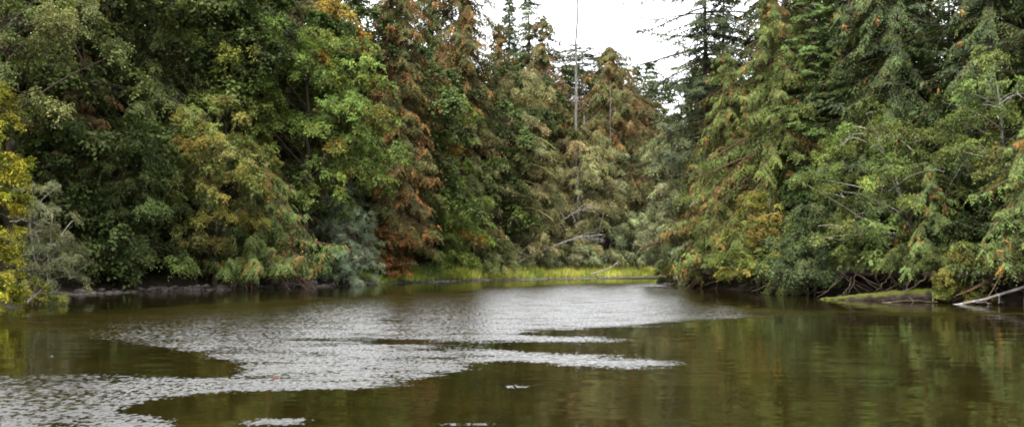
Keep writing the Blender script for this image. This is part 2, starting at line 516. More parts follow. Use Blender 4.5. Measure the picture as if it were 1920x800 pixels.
def conifer(name, label, cat, x, D, ytop, ybot, hw, pal, seed, style="cedar", dens=1.0, s=1.0, bark=None, group=None, bx=None, acc=None,
            trunk_r=None, yoff=0.0, pexp=.75, flat=.0, gaps=.0, front=.5, floor=.4, ragged=.25):
    """s = size of a needle spray; flat = share of the height over which the width stays full"""
    rng = np.random.default_rng(seed)
    bark = bark or (M_REDBARK if style == "cedar" else M_BARK)
    X, Y = wx(x, D), D + yoff
    BX = wx(bx, D) if bx is not None else X
    g = gz(BX, Y)
    root = thing(name, (BX, Y, g - .05), label, cat, group)
    H, z0 = wz(ytop, D) - g, wz(ybot, D) - g
    R = hw / F * D
    lean = X - BX
    nb = int(dens * (H - z0) * 7.0 * (R / 4) ** .35 / s ** .5)
    u = (np.arange(nb) + rng.uniform(.1, .9, nb)) / nb
    if gaps:
        u = u[np.sin(u * 47 + rng.uniform(0, 6)) + rng.normal(0, .6, nb) > -1 + 2 * gaps]
        nb = len(u)
    zb = z0 + (H - z0) * u * .985
    uu = np.clip((u - flat) / (1 - flat), 0, 1)
    lf = lobes(rng)
    az = np.arange(nb) * 2.39996 + rng.normal(0, .4, nb)
    bk = (np.sin(az) > .4) & (rng.random(nb) < front)
    az[bk] = -az[bk]
    Lb = R * ((1 - uu) ** pexp * .97 + .03) * rng.uniform(.45, 1.35, nb) * (.98 + .22 * lf(az, zb / max(R, 1) * .9))
    Lb = np.maximum(Lb, .18)
    par = {"cedar": (.06, .90, .40, .85), "fir": (.22, .42, .12, .12), "spruce": (.02, .55, .35, .35), "hemlock": (.14, .80, .10, .72)}[style]
    rise, droop, tip, fd = par
    rise = rise + rng.normal(0, .10, nb)
    droop = droop * rng.uniform(.7, 1.25, nb)
    out = np.stack([np.cos(az), np.sin(az), np.zeros(nb)], 1)
    per_b = pick(rng, pal, nb)
    LV = Leaves()
    tb = Tubes()
    zc = np.linspace(-.3, H, 18)
    tr = trunk_r or max(.06, .0125 * H)
    tp = np.stack([lean * np.clip(zc / H, 0, 1), 0 * zc, zc], 1)
    tp[1:-1, :2] += rng.normal(0, tr * .12, (16, 2))
    tb.add(tp, tr * np.interp(zc / H, [-.02, .03, .1, .6, 1], [1.7, 1.2, 1, .6, .06]), 9)
    for i in range(nb):
        L = Lb[i]
        b0 = np.array([lean * zb[i] / H, 0, zb[i]])
        K = max(5, int(L / (.15 * s)))
        t = .12 + .88 * (np.arange(K) + rng.random(K)) / K
        t = t[np.sin(t * L * rng.uniform(2, 4) + rng.uniform(0, 6.28)) + rng.normal(0, .5, K) > -1.35 + ragged * 2]
        if len(t) < 3:
            t = np.linspace(.3, 1, 5)
        K = len(t)
        sdv = np.array([-out[i][1], out[i][0], 0.0]) * rng.normal(0, .20)
        f = lambda q: b0 + out[i] * (L * q)[:, None] + sdv * (L * q ** 2)[:, None] + UP * (L * (rise[i] * q - droop[i] * q ** 2 + tip * q ** 4))[:, None]
        P = f(t)
        P[:, 2] = np.maximum(P[:, 2], floor - g + .25 * fd + rng.random(K) * .35 + rng.random() ** 2 * 1.6)
        tang = nrm(out[i] + UP * (rise[i] - 2 * droop[i] * t + 4 * tip * t ** 3)[:, None])
        side = np.array([-out[i][1], out[i][0], 0.0])
        sg = np.where(np.arange(K) % 2 == 0, 1.0, -1.0)
        d = nrm(side * sg[:, None] * .8 + tang * .6 - UP * fd + rng.normal(0, .18, (K, 3)))
        fl = np.clip(.34 * L, .25 * s, 1.15 * s) * (1.15 - .6 * t) * rng.uniform(.7, 1.3, K)
        npin = 9
        q = (np.arange(npin) + .5) / npin
        PP = P[:, None] + d[:, None] * (fl[:, None] * q)[..., None] - UP * (fd * .5 * fl[:, None] * q ** 2)[..., None]
        inpl = nrm(np.cross(d, UP * .8 + out[i] * .5))
        s2 = np.where(np.arange(npin) % 2 == 0, 1.0, -1.0)
        A = d[:, None] * .75 + inpl[:, None] * (s2[None, :, None] * .65) - UP * fd * .3 + rng.normal(0, .16, PP.shape)
        Nn = UP * (.9 - fd * .6) + out[i] * (.35 + fd * .6) + rng.normal(0, .30, PP.shape)
        pl = s * .27 * (1.15 - .55 * q)[None] * rng.uniform(.75, 1.3, (K, npin))
        cb = np.repeat(per_b[i:i + 1], K, 0)
        mixk = rng.random((K, 1)) * .7
        cb = cb * (1 - mixk) + pick(rng, pal, K) * mixk
        if acc is not None:
            # dying orange sprays, hanging in runs along the inner part of a branch
            hit = (rng.random(K) < acc[1] * 1.5) if rng.random() < .7 else np.zeros(K, bool)
            cb[hit] = cb[hit] * .4 + pick(rng, acc[0], int(hit.sum())) * .6
        cf = jcol(rng, np.repeat(cb, npin, 0))
        LV.add(PP.reshape(-1, 3), A.reshape(-1, 3), Nn.reshape(-1, 3), pl.ravel(), (pl * (.46 if style == "cedar" else .38)).ravel(), cf)
        if L > .5:
            tt = np.linspace(0, .92, 6)
            r0 = .012 * L + .008
            tb.add(f(tt), np.linspace(r0, r0 * .3, 6), 4)
    LV.build("crown", M_NEEDLE, root)
    tb.build("trunk", bark, root)
    return root


# ------------------------------------------------------------------ sky, light, camera
def setup():
    sc = bpy.context.scene
    w = bpy.data.worlds.new("World"); sc.world = w; w.use_nodes = True
    nt = w.node_tree; N, L = nt.nodes, nt.links
    N.clear()
    out = N.new("ShaderNodeOutputWorld")
    bg = N.new("ShaderNodeBackground"); bg.inputs["Strength"].default_value = SKY_STRENGTH
    sky = N.new("ShaderNodeTexSky"); sky.sky_type = 'NISHITA'; sky.sun_disc = False
    sky.sun_elevation = math.radians(SUN_EL); sky.sun_rotation = math.radians(SUN_AZ)
    sky.air_density = 1.0; sky.dust_density = 4.0; sky.ozone_density = 1.0
    hs = N.new("ShaderNodeHueSaturation"); hs.inputs["Saturation"].default_value = .10; hs.inputs["Value"].default_value = SKY_GAIN     # flat white overcast
    L.new(sky.outputs[0], hs.inputs["Color"]); tcw = N.new("ShaderNodeTexCoord"); spz = N.new("ShaderNodeSeparateXYZ"); L.new(tcw.outputs["Generated"], spz.inputs[0])
    grd = N.new("ShaderNodeMapRange"); grd.inputs["From Min"].default_value = 0; grd.inputs["From Max"].default_value = 1
    grd.inputs["To Min"].default_value = 1.4; grd.inputs["To Max"].default_value = 3.4      # overcast: the zenith is the brightest part
    L.new(spz.outputs["Z"], grd.inputs["Value"])
    sv = N.new("ShaderNodeVectorMath"); sv.operation = 'SCALE'
    L.new(hs.outputs[0], sv.inputs[0]); L.new(grd.outputs[0], sv.inputs["Scale"]); L.new(sv.outputs[0], bg.inputs["Color"]); L.new(bg.outputs[0], out.inputs["Surface"])
    sun = bpy.data.lights.new("overcast_sun", 'SUN'); sun.energy = SUN_E; sun.angle = math.radians(22); sun.color = (1, .96, .90)
    so = bpy.data.objects.new("overcast_sun", sun); col.objects.link(so)
    el, az = math.radians(SUN_EL), math.radians(SUN_AZ)
    dirv = Vector((math.sin(az) * math.cos(el), math.cos(az) * math.cos(el), math.sin(el)))
    so.rotation_euler = dirv.to_track_quat('Z', 'Y').to_euler()
    cam = bpy.data.cameras.new("camera"); co = bpy.data.objects.new("camera", cam); col.objects.link(co)
    co.location = (0, 0, CAMH); co.rotation_euler = (math.radians(90), 0, 0)
    cam.sensor_width = 36; cam.lens = 36 * F / 1920
    cam.shift_y = (HOR - 400) / 1920
    cam.clip_start = .1; cam.clip_end = 5000
    sc.camera = co
    sc.render.resolution_x, sc.render.resolution_y = 1024, 426
    sc.view_settings.view_transform = 'Standard'; sc.view_settings.look = 'None'; sc.view_settings.exposure = 0
    sc.render.engine = 'CYCLES'
    sc.cycles.max_bounces = 6; sc.cycles.diffuse_bounces = 2; sc.cycles.glossy_bounces = 3; sc.cycles.transmission_bounces = 4
    sc.cycles.use_adaptive_sampling = True
    sc.cycles.use_denoising = True
    sc.cycles.pixel_filter_type = 'BLACKMAN_HARRIS'; sc.cycles.filter_width = 1.9


SKY_STRENGTH, SKY_GAIN, SUN_EL, SUN_AZ, SUN_E = .15, 3.6, 58, 205, 2.2
setup()

# ------------------------------------------------------------------ ground sheet
xs = np.unique(np.concatenate([np.linspace(-3000, -300, 10), np.linspace(-300, -60, 25), np.arange(-60, 60, .7), np.linspace(60, 300, 25), np.linspace(300, 3000, 10)]))
ys = np.unique(np.concatenate([np.linspace(-600, -40, 12), np.linspace(-40, 20, 25), np.arange(20, 190, .7), np.linspace(190, 400, 25), np.linspace(400, 3500, 12)]))
GX, GY = np.meshgrid(xs, ys)
GZ = ground(GX, GY)
GZ = np.where(GY < 8, np.minimum(GZ, -.4), GZ)
nx, ny = len(xs), len(ys)
ii = (np.arange(ny - 1)[:, None] * nx + np.arange(nx - 1)[None]).ravel()
gm = quad_mesh("ground", np.stack([GX, GY, GZ], -1).reshape(-1, 3), np.stack([ii, ii + 1, ii + nx + 1, ii + nx], 1), True)
tag(put("ground", gm, None, M_GROUND), kind="structure")

# ------------------------------------------------------------------ water with patches of wind ripple
BRIGHT = [(-40, 604), (60, 590), (200, 580), (330, 571), (500, 562), (650, 553), (800, 545), (900, 539), (1000, 533), (1130, 528), (1265, 529), (1290, 548),
          (1320, 566), (1420, 575), (1600, 580), (1960, 582), (1960, 593), (1600, 589), (1420, 596), (1280, 603), (1180, 612), (1050, 618), (985, 622),
          (1000, 628), (1100, 629), (1185, 635), (1100, 642), (1000, 641), (880, 640), (700, 637), (560, 636), (700, 642), (900, 647), (1000, 658), (1100, 662), (1200, 668), (1310, 683),
          (1200, 691), (1060, 685), (960, 677), (880, 685), (840, 703), (760, 718), (700, 725), (600, 729), (450, 733), (330, 743), (240, 762), (200, 773),
          (330, 778), (340, 792), (260, 812), (-40, 830), (-40, 702), (150, 700), (300, 703), (440, 705), (452, 692), (430, 678), (370, 662), (280, 648),
          (180, 632), (60, 621), (-40, 616)]
wys = np.concatenate([np.linspace(-60, 6, 8), 6.5 * 1.011 ** np.arange(0, 330)])
wxs = np.unique(np.concatenate([np.linspace(-400, -50, 8), np.arange(-50, 60, .4), np.linspace(60, 400, 8)]))
WX, WY = np.meshgrid(wxs, wys)
Dy = np.maximum(WY, 3)
PX, PY = 960 + F * WX / Dy, HOR + F * CAMH / Dy
sdf = poly_sd(PX * .22, PY, np.array([(a * .22, b) for a, b in BRIGHT]))
soft = np.where(sdf < 0, np.interp(PY, [540, 575, 620, 800], [30, 30, 17, 15]), np.interp(PX, [300, 700], [7, 12]))
rip = np.clip(.5 + sdf / soft, 0, 1)
rip[WY < 6] = 0
fade = np.interp(PX, [-200, 250, 700, 1290, 1500, 1900], [1.0, 1.0, 1.03, 1.08, .95, .88])
rip = rip * fade
for ex, ey, ea, eb in ((980, 724, 34, 6), (520, 790, 95, 9), (870, 795, 50, 6), (1200, 521, 110, 3.5), (1090, 536, 150, 4), (730, 600, 40, 5), (1440, 586, 190, 7), (1760, 588, 200, 5)):
    rip = np.maximum(rip, .92 * np.clip(1.6 * (1 - ((PX - ex) / ea) ** 2 - ((PY - ey) / eb) ** 2), 0, 1) * (WY > 6))
nx, ny = len(wxs), len(wys)
ii = (np.arange(ny - 1)[:, None] * nx + np.arange(nx - 1)[None]).ravel()
wm = quad_mesh("river_water", np.stack([WX, WY, WX * 0], -1).reshape(-1, 3), np.stack([ii, ii + 1, ii + nx + 1, ii + nx], 1), True)
at = wm.attributes.new("ripple", 'FLOAT', 'POINT')
at.data.foreach_set("value", rip.astype(np.float32).ravel())


def water_material():
    m, nt, N, L = new_mat("river_water")
    out = N.new("ShaderNodeOutputMaterial")
    tc = N.new("ShaderNodeTexCoord")

    def noise(scale, stretch, detail=2.0, rough=.55):
        mp = N.new("ShaderNodeMapping"); mp.inputs["Scale"].default_value = stretch
        L.new(tc.outputs["Object"], mp.inputs["Vector"])
        n = N.new("ShaderNodeTexNoise"); n.inputs["Scale"].default_value = scale; n.inputs["Detail"].default_value = detail
        n.inputs["Roughness"].default_value = rough
        L.new(mp.outputs[0], n.inputs["Vector"])
        return n

    def vm(op, a, b=None, scale=None):
        v = N.new("ShaderNodeVectorMath"); v.operation = op
        for k, q in ((0, a), (1, b)):
            if q is None: continue
            if isinstance(q, tuple): v.inputs[k].default_value = q
            else: L.new(q, v.inputs[k])
        if scale is not None:
            if isinstance(scale, (int, float)): v.inputs["Scale"].default_value = scale
            else: L.new(scale, v.inputs["Scale"])
        return v.outputs[0]

    def ma(op, a, b=None, c=None):
        v = N.new("ShaderNodeMath"); v.operation = op
        for k, q in enumerate((a, b, c)):
            if q is None: continue
            if isinstance(q, (int, float)): v.inputs[k].default_value = q
            else: L.new(q, v.inputs[k])
        return v.outputs[0]

    def sst(v, lo, hi, t0=0.0, t1=1.0):
        mr = N.new("ShaderNodeMapRange"); mr.interpolation_type = 'SMOOTHSTEP'
        for nm, q in (("From Min", lo), ("From Max", hi), ("To Min", t0), ("To Max", t1)):
            mr.inputs[nm].default_value = q
        L.new(v, mr.inputs["Value"])
        return mr.outputs[0]

    atn = N.new("ShaderNodeAttribute"); atn.attribute_name = "ripple"
    c1 = noise(10.5, (1.0, .55, 1), 3, .62)         # wind ripples
    c2 = noise(2.3, (.60, .55, 1), 3, .6)          # longer wavelets
    br = noise(.75, (.55, 1.0, 1), 6, .7)            # broken edges of the wind patches
    c3 = noise(.22, (.10, 1.0, 1), 4, .62)          # gusts
    nm = ma('MULTIPLY_ADD', c1.outputs["Fac"], 1.2, ma('MULTIPLY_ADD', c2.outputs["Fac"], .35, ma('MULTIPLY_ADD', c3.outputs["Fac"], .30, ma('MULTIPLY', br.outputs["Fac"], 1.15))))
    lit = sst(ma('MULTIPLY_ADD', atn.outputs["Fac"], RIP_K, nm), RIP_T, RIP_T + .05)   # wave faces steep enough to catch the sky
    sl = vm('SCALE', vm('SUBTRACT', c1.outputs["Color"], (.5, .5, .5)), None, RIP_A)
    r = vm('SCALE', vm('ADD', sl, (0, RIP_BIAS, 0)), None, lit)
    k1 = noise(2.2, (.16, 1.0, 1), 2)              # slow glassy undulation of the calm water
    k2 = noise(15.0, (.40, 1.0, 1), 1)
    q = vm('ADD', vm('SCALE', vm('SUBTRACT', k1.outputs["Color"], (.5, .5, .5)), None, CALM_A),
           vm('SCALE', vm('SUBTRACT', k2.outputs["Color"], (.5, .5, .5)), None, CALM_B))
    v = vm('ADD', r, q)
    v = vm('MULTIPLY', v, (.8, 1, 0))
    nor = vm('NORMALIZE', vm('ADD', v, (0, 0, 1)))
    bed = noise(.5, (1, .6, 1), 5, .6)
    cr = N.new("ShaderNodeValToRGB")
    e = cr.color_ramp.elements
    e[0].position, e[0].color = .3, (.0034, .0027, .0005, 1)
    e[1].position, e[1].color = .72, (.0088, .0066, .0012, 1)
    L.new(bed.outputs["Fac"], cr.inputs[0])
    df = N.new("ShaderNodeBsdfDiffuse"); L.new(cr.outputs[0], df.inputs["Color"])
    gl = N.new("ShaderNodeBsdfGlossy"); gl.inputs["Roughness"].default_value = .04
    L.new(nor, gl.inputs["Normal"])
    fr = N.new("ShaderNodeFresnel"); fr.inputs["IOR"].default_value = 1.33; L.new(nor, fr.inputs["Normal"])
    mx = N.new("ShaderNodeMixShader")
    L.new(fr.outputs[0], mx.inputs[0]); L.new(df.outputs[0], mx.inputs[1]); L.new(gl.outputs[0], mx.inputs[2])
    L.new(mx.outputs[0], out.inputs["Surface"])
    return m


RIP_A, RIP_K, RIP_T, RIP_BIAS, CALM_A, CALM_B = .50, .55, 1.91, -.185, .048, .032
tag(put("river_water", wm, None, water_material()), kind="structure")

# ------------------------------------------------------------------ trees of the left bank
B, Cn = broadleaf, conifer
ORANGE = [(3, (.20, .074, .026)), (2, (.17, .09, .028)), (1, (.23, .085, .026))]
AMBER = PAL["amber"]

# nearest, at the left edge of the frame
B("alder_tree", "loose alder with a bare bough hanging into the top left corner", "tree", 60, 46, -260, 215, 150, "alder", 11, "dome", .15, .8, .85, 10, 8, .55,
  .6, bx=-70, bare=3, trunk_r=.26)
B("yellow_shrub", "tall yellow-green shrub at the left edge over the water", "shrub", -30, 43, 140, 585, 58, "yellow", 12, "tall", .11, .5, 1.6, 11, 8, .5, .7, stems=3)
B("willow_shrub", "grey twiggy willow bush beside the yellow-green shrub", "shrub", 78, 62, 335, 565, 56, "grey", 13, "bush", .13, .6, 1.7, 12, 9, .8, .32, stems=5, bare=7, bark=M_PALEBARK)
B("low_shrub", "low olive yellow bush at the waterline under the grey willow", "shrub", 60, 54, 520, 578, 38, "vine", 14, "bush", .11, .4, 1.6, 10, 8, .4, .6, stems=4)

Cn("hemlock_tree", "tall mid-green hemlock with soft drooping tiers above the dark maple", "tree", 285, 92, -60, 350, 150, "hem", 21, "hemlock", .8, 1.25, acc=None, pexp=.6, flat=.3)
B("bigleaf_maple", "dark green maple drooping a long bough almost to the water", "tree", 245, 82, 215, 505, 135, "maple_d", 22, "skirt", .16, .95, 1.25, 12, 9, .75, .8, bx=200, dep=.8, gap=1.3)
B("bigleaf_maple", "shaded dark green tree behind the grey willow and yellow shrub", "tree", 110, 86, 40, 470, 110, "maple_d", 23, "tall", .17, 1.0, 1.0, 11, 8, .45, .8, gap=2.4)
B("bigleaf_maple", "maple with amber and yellow-green leaves above the reddish trunk", "tree", 405, 88, 170, 450, 92, "maple_y", 24, "tall", .16, .9, 1.25, 12, 9, .55, .85, gap=2.6, acc=("pale", .25))
Cn("cedar_tree", "low bushy cedar full of orange dead sprays over the rocky shore", "tree", 498, 92.5, 292, 495, 140, "cedar_g", 25, "cedar", 2.0, 1.0, acc=(ORANGE, .15), bx=465, flat=.1, pexp=.6, trunk_r=.5, floor=1.3)
B("willow_shrub", "silvery blue-green willow bush beside the orange-flecked cedar", "shrub", 645, 102.5, 345, 522, 58, "silver", 26, "bush", .17, .75, 1.8, 12, 9, .55, .34, stems=5)
B("bigleaf_maple", "large bright green maple at top of the left bank beneath orange-yellow leaves", "tree", 440, 96, -70, 330, 120, "maple", 27, "tall", .19, 1.15, 1.15, 12, 9, .5, .9)
B("bigleaf_maple", "broad green maple in layered tiers right above the silvery willow", "tree", 575, 100, 40, 380, 128, "maple", 28, "dome", .19, 1.2, 1.2, 12, 9, .5, .9, acc=("maple_y", .10))
B("bigleaf_maple", "green maple pressed against the left side of the rusty cedar", "tree", 655, 104, 70, 330, 85, "maple", 29, "dome", .19, 1.1, 1.15, 12, 9, .5, .9)
B("bigleaf_maple", "maple crown of golden orange leaves at the top edge", "tree", 590, 112, -60, 110, 75, "amber", 30, "dome", .23, 1.1, 1.1, 12, 9, .5, .9)
Cn("cedar_tree", "tall rusty brown cedar between two green maples", "tree", 745, 122, -240, 440, 80, "rust", 31, "cedar", 1.68, 1.3, acc=(ORANGE, .15), pexp=.7, flat=.5, floor=1.5)
B("vine_maple", "small brick red maple at the foot of the rusty cedar", "tree", 728, 117, 415, 500, 42, "red", 32, "bush", .2, .7, 1.5, 11, 8, .4, .8, stems=3)
B("bigleaf_maple", "green maple with a few yellow boughs right of the rusty cedar", "tree", 820, 131, 160, 498, 78, "maple", 33, "tall", .22, 1.15, 1.25, 12, 9, .5, .9, acc=(AMBER, .16), gap=1.3)
Cn("cedar_tree", "tall dark rust-brown cedar reaching the top edge beside the sky gap", "tree", 866, 145, -260, 380, 74, "rust", 34, "cedar", 1.50, 1.5, acc=(ORANGE, .10), pexp=.5, flat=.45)
B("alder_tree", "olive alder drooping to the meadow edge at the river bend", "tree", 892, 143, 300, 500, 66, "alder", 35, "skirt", .24, 1.1, 1.4, 12, 9, .8, .5, gap=1.2)
B("alder_tree", "tall olive alder with a leaning trunk and arching mossy boughs", "tree", 965, 150, 125, 500, 92, "olive", 36, "tall", .26, 1.3, 1.0, 12, 9, .8, .5, bx=925, mossy=7, trunk_r=.3, gap=1.8)

Cn("fir_tree", "dark green fir rising between the two tall rusty cedars", "tree", 808, 148, -260, 330, 70, "fir", 37, "hemlock", 1.2, 1.5, pexp=.7, flat=.4)

# ------------------------------------------------------------------ far trees round the bend and on the skyline
Cn("cedar_tree", "rust-flecked cedar just right of the dark spruce spires' feet", "tree", 935, 168, 40, 330, 59, "rust", 41, "cedar", 1.50, 1.7, acc=(ORANGE, .12), pexp=0.50, flat=.2)
Cn("spruce_tree", "nearly black spruce spire at the left side of the sky gap", "tree", 955, 190, -12, 300, 52, "fir_d", 42, "spruce", 1.60, 1.6, pexp=0.50)
Cn("spruce_tree", "dark ragged spruce with a bare tip beside the black spire", "tree", 992, 182, -25, 330, 76, "fir", 43, "spruce", 1.27, 1.7, pexp=0.50, gaps=.15)
Cn("cedar_tree", "sparse brown-green cedar sloping down toward the bare snag", "tree", 1016, 178, 20, 330, 88, "rust_d", 44, "cedar", 1.44, 1.7, acc=(ORANGE, .06), pexp=0.45, gaps=.1)
Cn("fir_tree", "dark fir with a rounded flat top behind the bare snag", "tree", 1086, 196, 80, 330, 80, "fir_d", 45, "fir", 2.08, 1.8, pexp=0.30, gaps=.1)
Cn("cedar_tree", "pointed orange-brown cedar standing right of the bare snag", "tree", 1143, 176, 82, 330, 123, "rust", 46, "cedar", 1.92, 1.6, acc=(ORANGE, .04), pexp=.5)
Cn("cedar_tree", "brown-green cedar low between the snag and the leaning alder", "tree", 1048, 184, 165, 340, 90, "rust_d", 47, "cedar", 1.54, 1.7, acc=(ORANGE, .10), pexp=0.40)
Cn("cedar_tree", "rounded brown cedar at the right foot of the pointed orange cedar", "tree", 1180, 190, 150, 330, 72, "rust_d", 48, "cedar", 1.65, 1.8, acc=(ORANGE, .05), pexp=0.40)
Cn("fir_tree", "thin far fir tip right of the pointed cedar", "tree", 1194, 214, 120, 420, 48, "fir", 49, "fir", 1.80, 1.9, pexp=0.55)
Cn("fir_tree", "far green fir tip nearest the right bank trees", "tree", 1218, 208, 112, 430, 60, "fir", 50, "fir", 1.95, 1.9, pexp=0.50)
B("alder_tree", "pale olive alder in front of the bare snag", "tree", 1085, 164, 235, 470, 82, "olive", 51, "dome", .28, 1.4, 1.2, 12, 9, .8, .5, bare=4, bark=M_PALEBARK)
B("alder_tree", "olive alder thicket above the fallen white branches", "tree", 1020, 163, 270, 485, 76, "olive", 52, "skirt", .27, 1.3, 1.2, 12, 9, .9, .5, gap=2.0)
B("alder_tree", "grey-green alder between the fallen branches and the dark hollow", "tree", 1135, 170, 262, 485, 74, "hazy", 53, "skirt", .27, 1.3, 1.3, 12, 9, .8, .5, gap=2.0)
B("alder_tree", "hazy olive alder over the dark hollow at the end of the reach", "tree", 1185, 180, 245, 460, 60, "olive", 54, "dome", .3, 1.4, 1.4, 12, 9, .7, .5)
B("low_shrub", "round grey-green bush at the back of the meadow under fallen branches", "shrub", 1075, 160, 440, 492, 62, "hazy", 55, "bush", .22, .9, 1.5, 12, 8, .6, .45, stems=4, gap=1.5)
B("low_shrub", "small olive bush at the left end of the meadow", "shrub", 985, 155, 430, 492, 50, "hazy", 56, "bush", .22, .9, 1.4, 12, 8, .6, .45, stems=4)
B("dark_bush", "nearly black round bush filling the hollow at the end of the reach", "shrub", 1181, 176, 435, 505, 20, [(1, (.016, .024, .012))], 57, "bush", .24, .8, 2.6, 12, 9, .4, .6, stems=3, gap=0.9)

# ------------------------------------------------------------------ right bank
B("alder_tree", "grey-green alder hanging into the river at the right bank point", "tree", 1252, 104, 235, 512, 62, "hazy", 61, "tall", .19, .85, 1.5, 12, 9, .9, .5, bx=1300)
Cn("fir_tree", "sparse fir reaching wispy dark branches into the white sky", "tree", 1322, 104, -160, 320, 128, "fir_d", 62, "spruce", 1.3, 1.15, pexp=.25, gaps=.28, ragged=.3, trunk_r=.35, flat=.5)
Cn("cedar_tree", "olive cedar with orange tips at the right bank point", "tree", 1362, 95, 85, 490, 92, "cedar", 63, "cedar", 1.35, 0.95, acc=(ORANGE, .07), pexp=.5, flat=.3, floor=1.3)
Cn("cedar_tree", "tall olive-green cedar left of the bright green fir", "tree", 1445, 89, -110, 470, 105, "cedar", 64, "cedar", 1.2, 0.95, acc=(ORANGE, .035), pexp=.5, flat=.35, floor=1.3)
Cn("fir_tree", "bright green feathery fir near the top of the right bank", "tree", 1525, 86, -120, 330, 75, "fir_b", 65, "fir", 1.1, 0.95, pexp=.5, flat=.3)
Cn("fir_tree", "fir with a bare dark trunk beside the bright sky holes", "tree", 1592, 84, -260, 170, 95, "fir", 66, "hemlock", .6, .95, gaps=.25, acc=(ORANGE, .05), trunk_r=.34)
Cn("fir_tree", "dark hemlock with hanging green sprays above the pale alder", "tree", 1680, 80, -260, 260, 100, "fir", 67, "hemlock", .95, .95, gaps=.1)
Cn("fir_tree", "brownish hemlock with a visible grey trunk near the top right corner", "tree", 1825, 78, -260, 230, 105, "fir", 68, "hemlock", .8, .95, gaps=.2, acc=(ORANGE, .05), trunk_r=.38)
Cn("cedar_tree", "green cedar with rusty sprays high at the right edge", "tree", 1900, 74, -260, 260, 90, "cedar", 69, "cedar", .9, .95, gaps=.15, acc=(ORANGE, .07))
Cn("cedar_tree", "shaded green cedar whose fronds hang over the mossy log", "tree", 1745, 62, 300, 528, 100, "cedar_g", 70, "cedar", 1.6, 0.80, acc=(ORANGE, .09), flat=.15, pexp=.5, floor=1.5)
B("alder_tree", "leaning pale green alder with bare white boughs over the right bank", "tree", 1625, 65, 195, 490, 150, "alder_r", 71, "dome", .14, .75, 1.25, 12, 9, .5, .6, bx=1730, bare=4, bark=M_PALEBARK, gap=1.6)
B("alder_tree", "light green alder crown high above the fronds at the right edge", "tree", 1860, 61, 95, 330, 110, "alder_r", 72, "dome", .14, .75, 1.2, 12, 9, .5, .6, bx=1900, bare=2, bark=M_PALEBARK)
Cn("cedar_tree", "near cedar with large bright fronds at the right edge", "tree", 1925, 54, 215, 515, 125, "cedar_g", 73, "cedar", 1.5, 0.80, acc=(ORANGE, .07), flat=.2, pexp=.45, floor=1.5)
Cn("cedar_tree", "low cedar with many coral orange tips on the undercut bank", "tree", 1345, 92, 330, 530, 95, "cedar", 74, "cedar", 1.8, 0.85, acc=(ORANGE, .13), flat=.2, pexp=.5, floor=1.35)
B("vine_maple", "yellow-green vine maple between the orange-tipped cedar and teal bush", "tree", 1425, 79.5, 360, 530, 66, "vine", 75, "bush", .14, .65, 1.6, 11, 9, .5, .75, stems=4, gap=1.0)
B("alder_shrub", "teal green bush hanging over the cut bank under the pale alder", "shrub", 1520, 69, 385, 535, 80, "teal", 76, "skirt", .14, .65, 1.6, 12, 9, .7, .7, stems=4, gap=0.9)
B("vine_maple", "small yellowish shrub drooping over the thick end of the mossy log", "shrub", 1812, 57, 455, 550, 46, "vine", 77, "bush", .10, .4, 1.7, 11, 8, .5, .7, stems=3)
B("low_shrub", "yellow-green bush at the waterline on the tip of the right bank point", "shrub", 1268, 110, 440, 516, 28, "vine", 78, "bush", .15, .6, 1.6, 11, 8, .5, .7, stems=3, gap=0.3)

# ------------------------------------------------------------------ the forest behind: copies of a few trees
def forest_row(protos, spots, label, group, seed, hmin, hmax, limit=None):
    rng = np.random.default_rng(seed)
    for k, (x, y) in enumerate(spots):
        p, h0, used = protos[k % len(protos)]
        h = rng.uniform(hmin, hmax)
        if limit is not None:
            h = min(h, limit(x, y) * rng.uniform(.86, 1.0))
        sc = h / h0
        z = gz(x, y) - .1
        w = sc * rng.uniform(.9, 1.2) if sc > .6 else sc * 1.3
        copy_thing(p, (x, y, z), rng.uniform(0, 6.28), (w, w, sc), label, group)


def along(path, off, step, seed, jit=1.2):
    """points along a bank line, pushed off metres into the land on its left (+) side"""
    rng = np.random.default_rng(seed)
    P = np.array(path, float)
    seg = np.hypot(*np.diff(P, axis=0).T)
    s = np.concatenate([[0], np.cumsum(seg)])
    out = []
    t = step * .5
    while t < s[-1]:
        i = min(np.searchsorted(s, t) - 1, len(seg) - 1)
        a = (t - s[i]) / seg[i]
        d = (P[i + 1] - P[i]) / seg[i]
        p = P[i] * (1 - a) + P[i + 1] * a + np.array([-d[1], d[0]]) * off + rng.normal(0, jit, 2)
        out.append(tuple(p))
        t += step * rng.uniform(.8, 1.2)
    return out


def plain(root, H):
    return (root, H, [])


# sources: built at full size where they stand in the back rows
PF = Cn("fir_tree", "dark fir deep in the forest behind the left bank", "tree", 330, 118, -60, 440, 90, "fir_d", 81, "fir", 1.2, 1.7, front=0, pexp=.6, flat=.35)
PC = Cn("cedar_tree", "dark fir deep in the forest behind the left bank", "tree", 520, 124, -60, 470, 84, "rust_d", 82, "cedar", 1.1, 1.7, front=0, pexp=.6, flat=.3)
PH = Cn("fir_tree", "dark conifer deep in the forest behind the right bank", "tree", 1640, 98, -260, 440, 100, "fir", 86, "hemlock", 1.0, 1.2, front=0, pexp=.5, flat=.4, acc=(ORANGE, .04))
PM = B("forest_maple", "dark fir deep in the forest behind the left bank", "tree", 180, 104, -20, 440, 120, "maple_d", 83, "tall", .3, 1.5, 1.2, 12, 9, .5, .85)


def hof(root):
    return max((c.matrix_world.translation.z * 0 + max(v[2] for v in c.bound_box)) for c in root.children)


HP = {r.name: hof(r) for r in (PF, PC, PM, PH)}


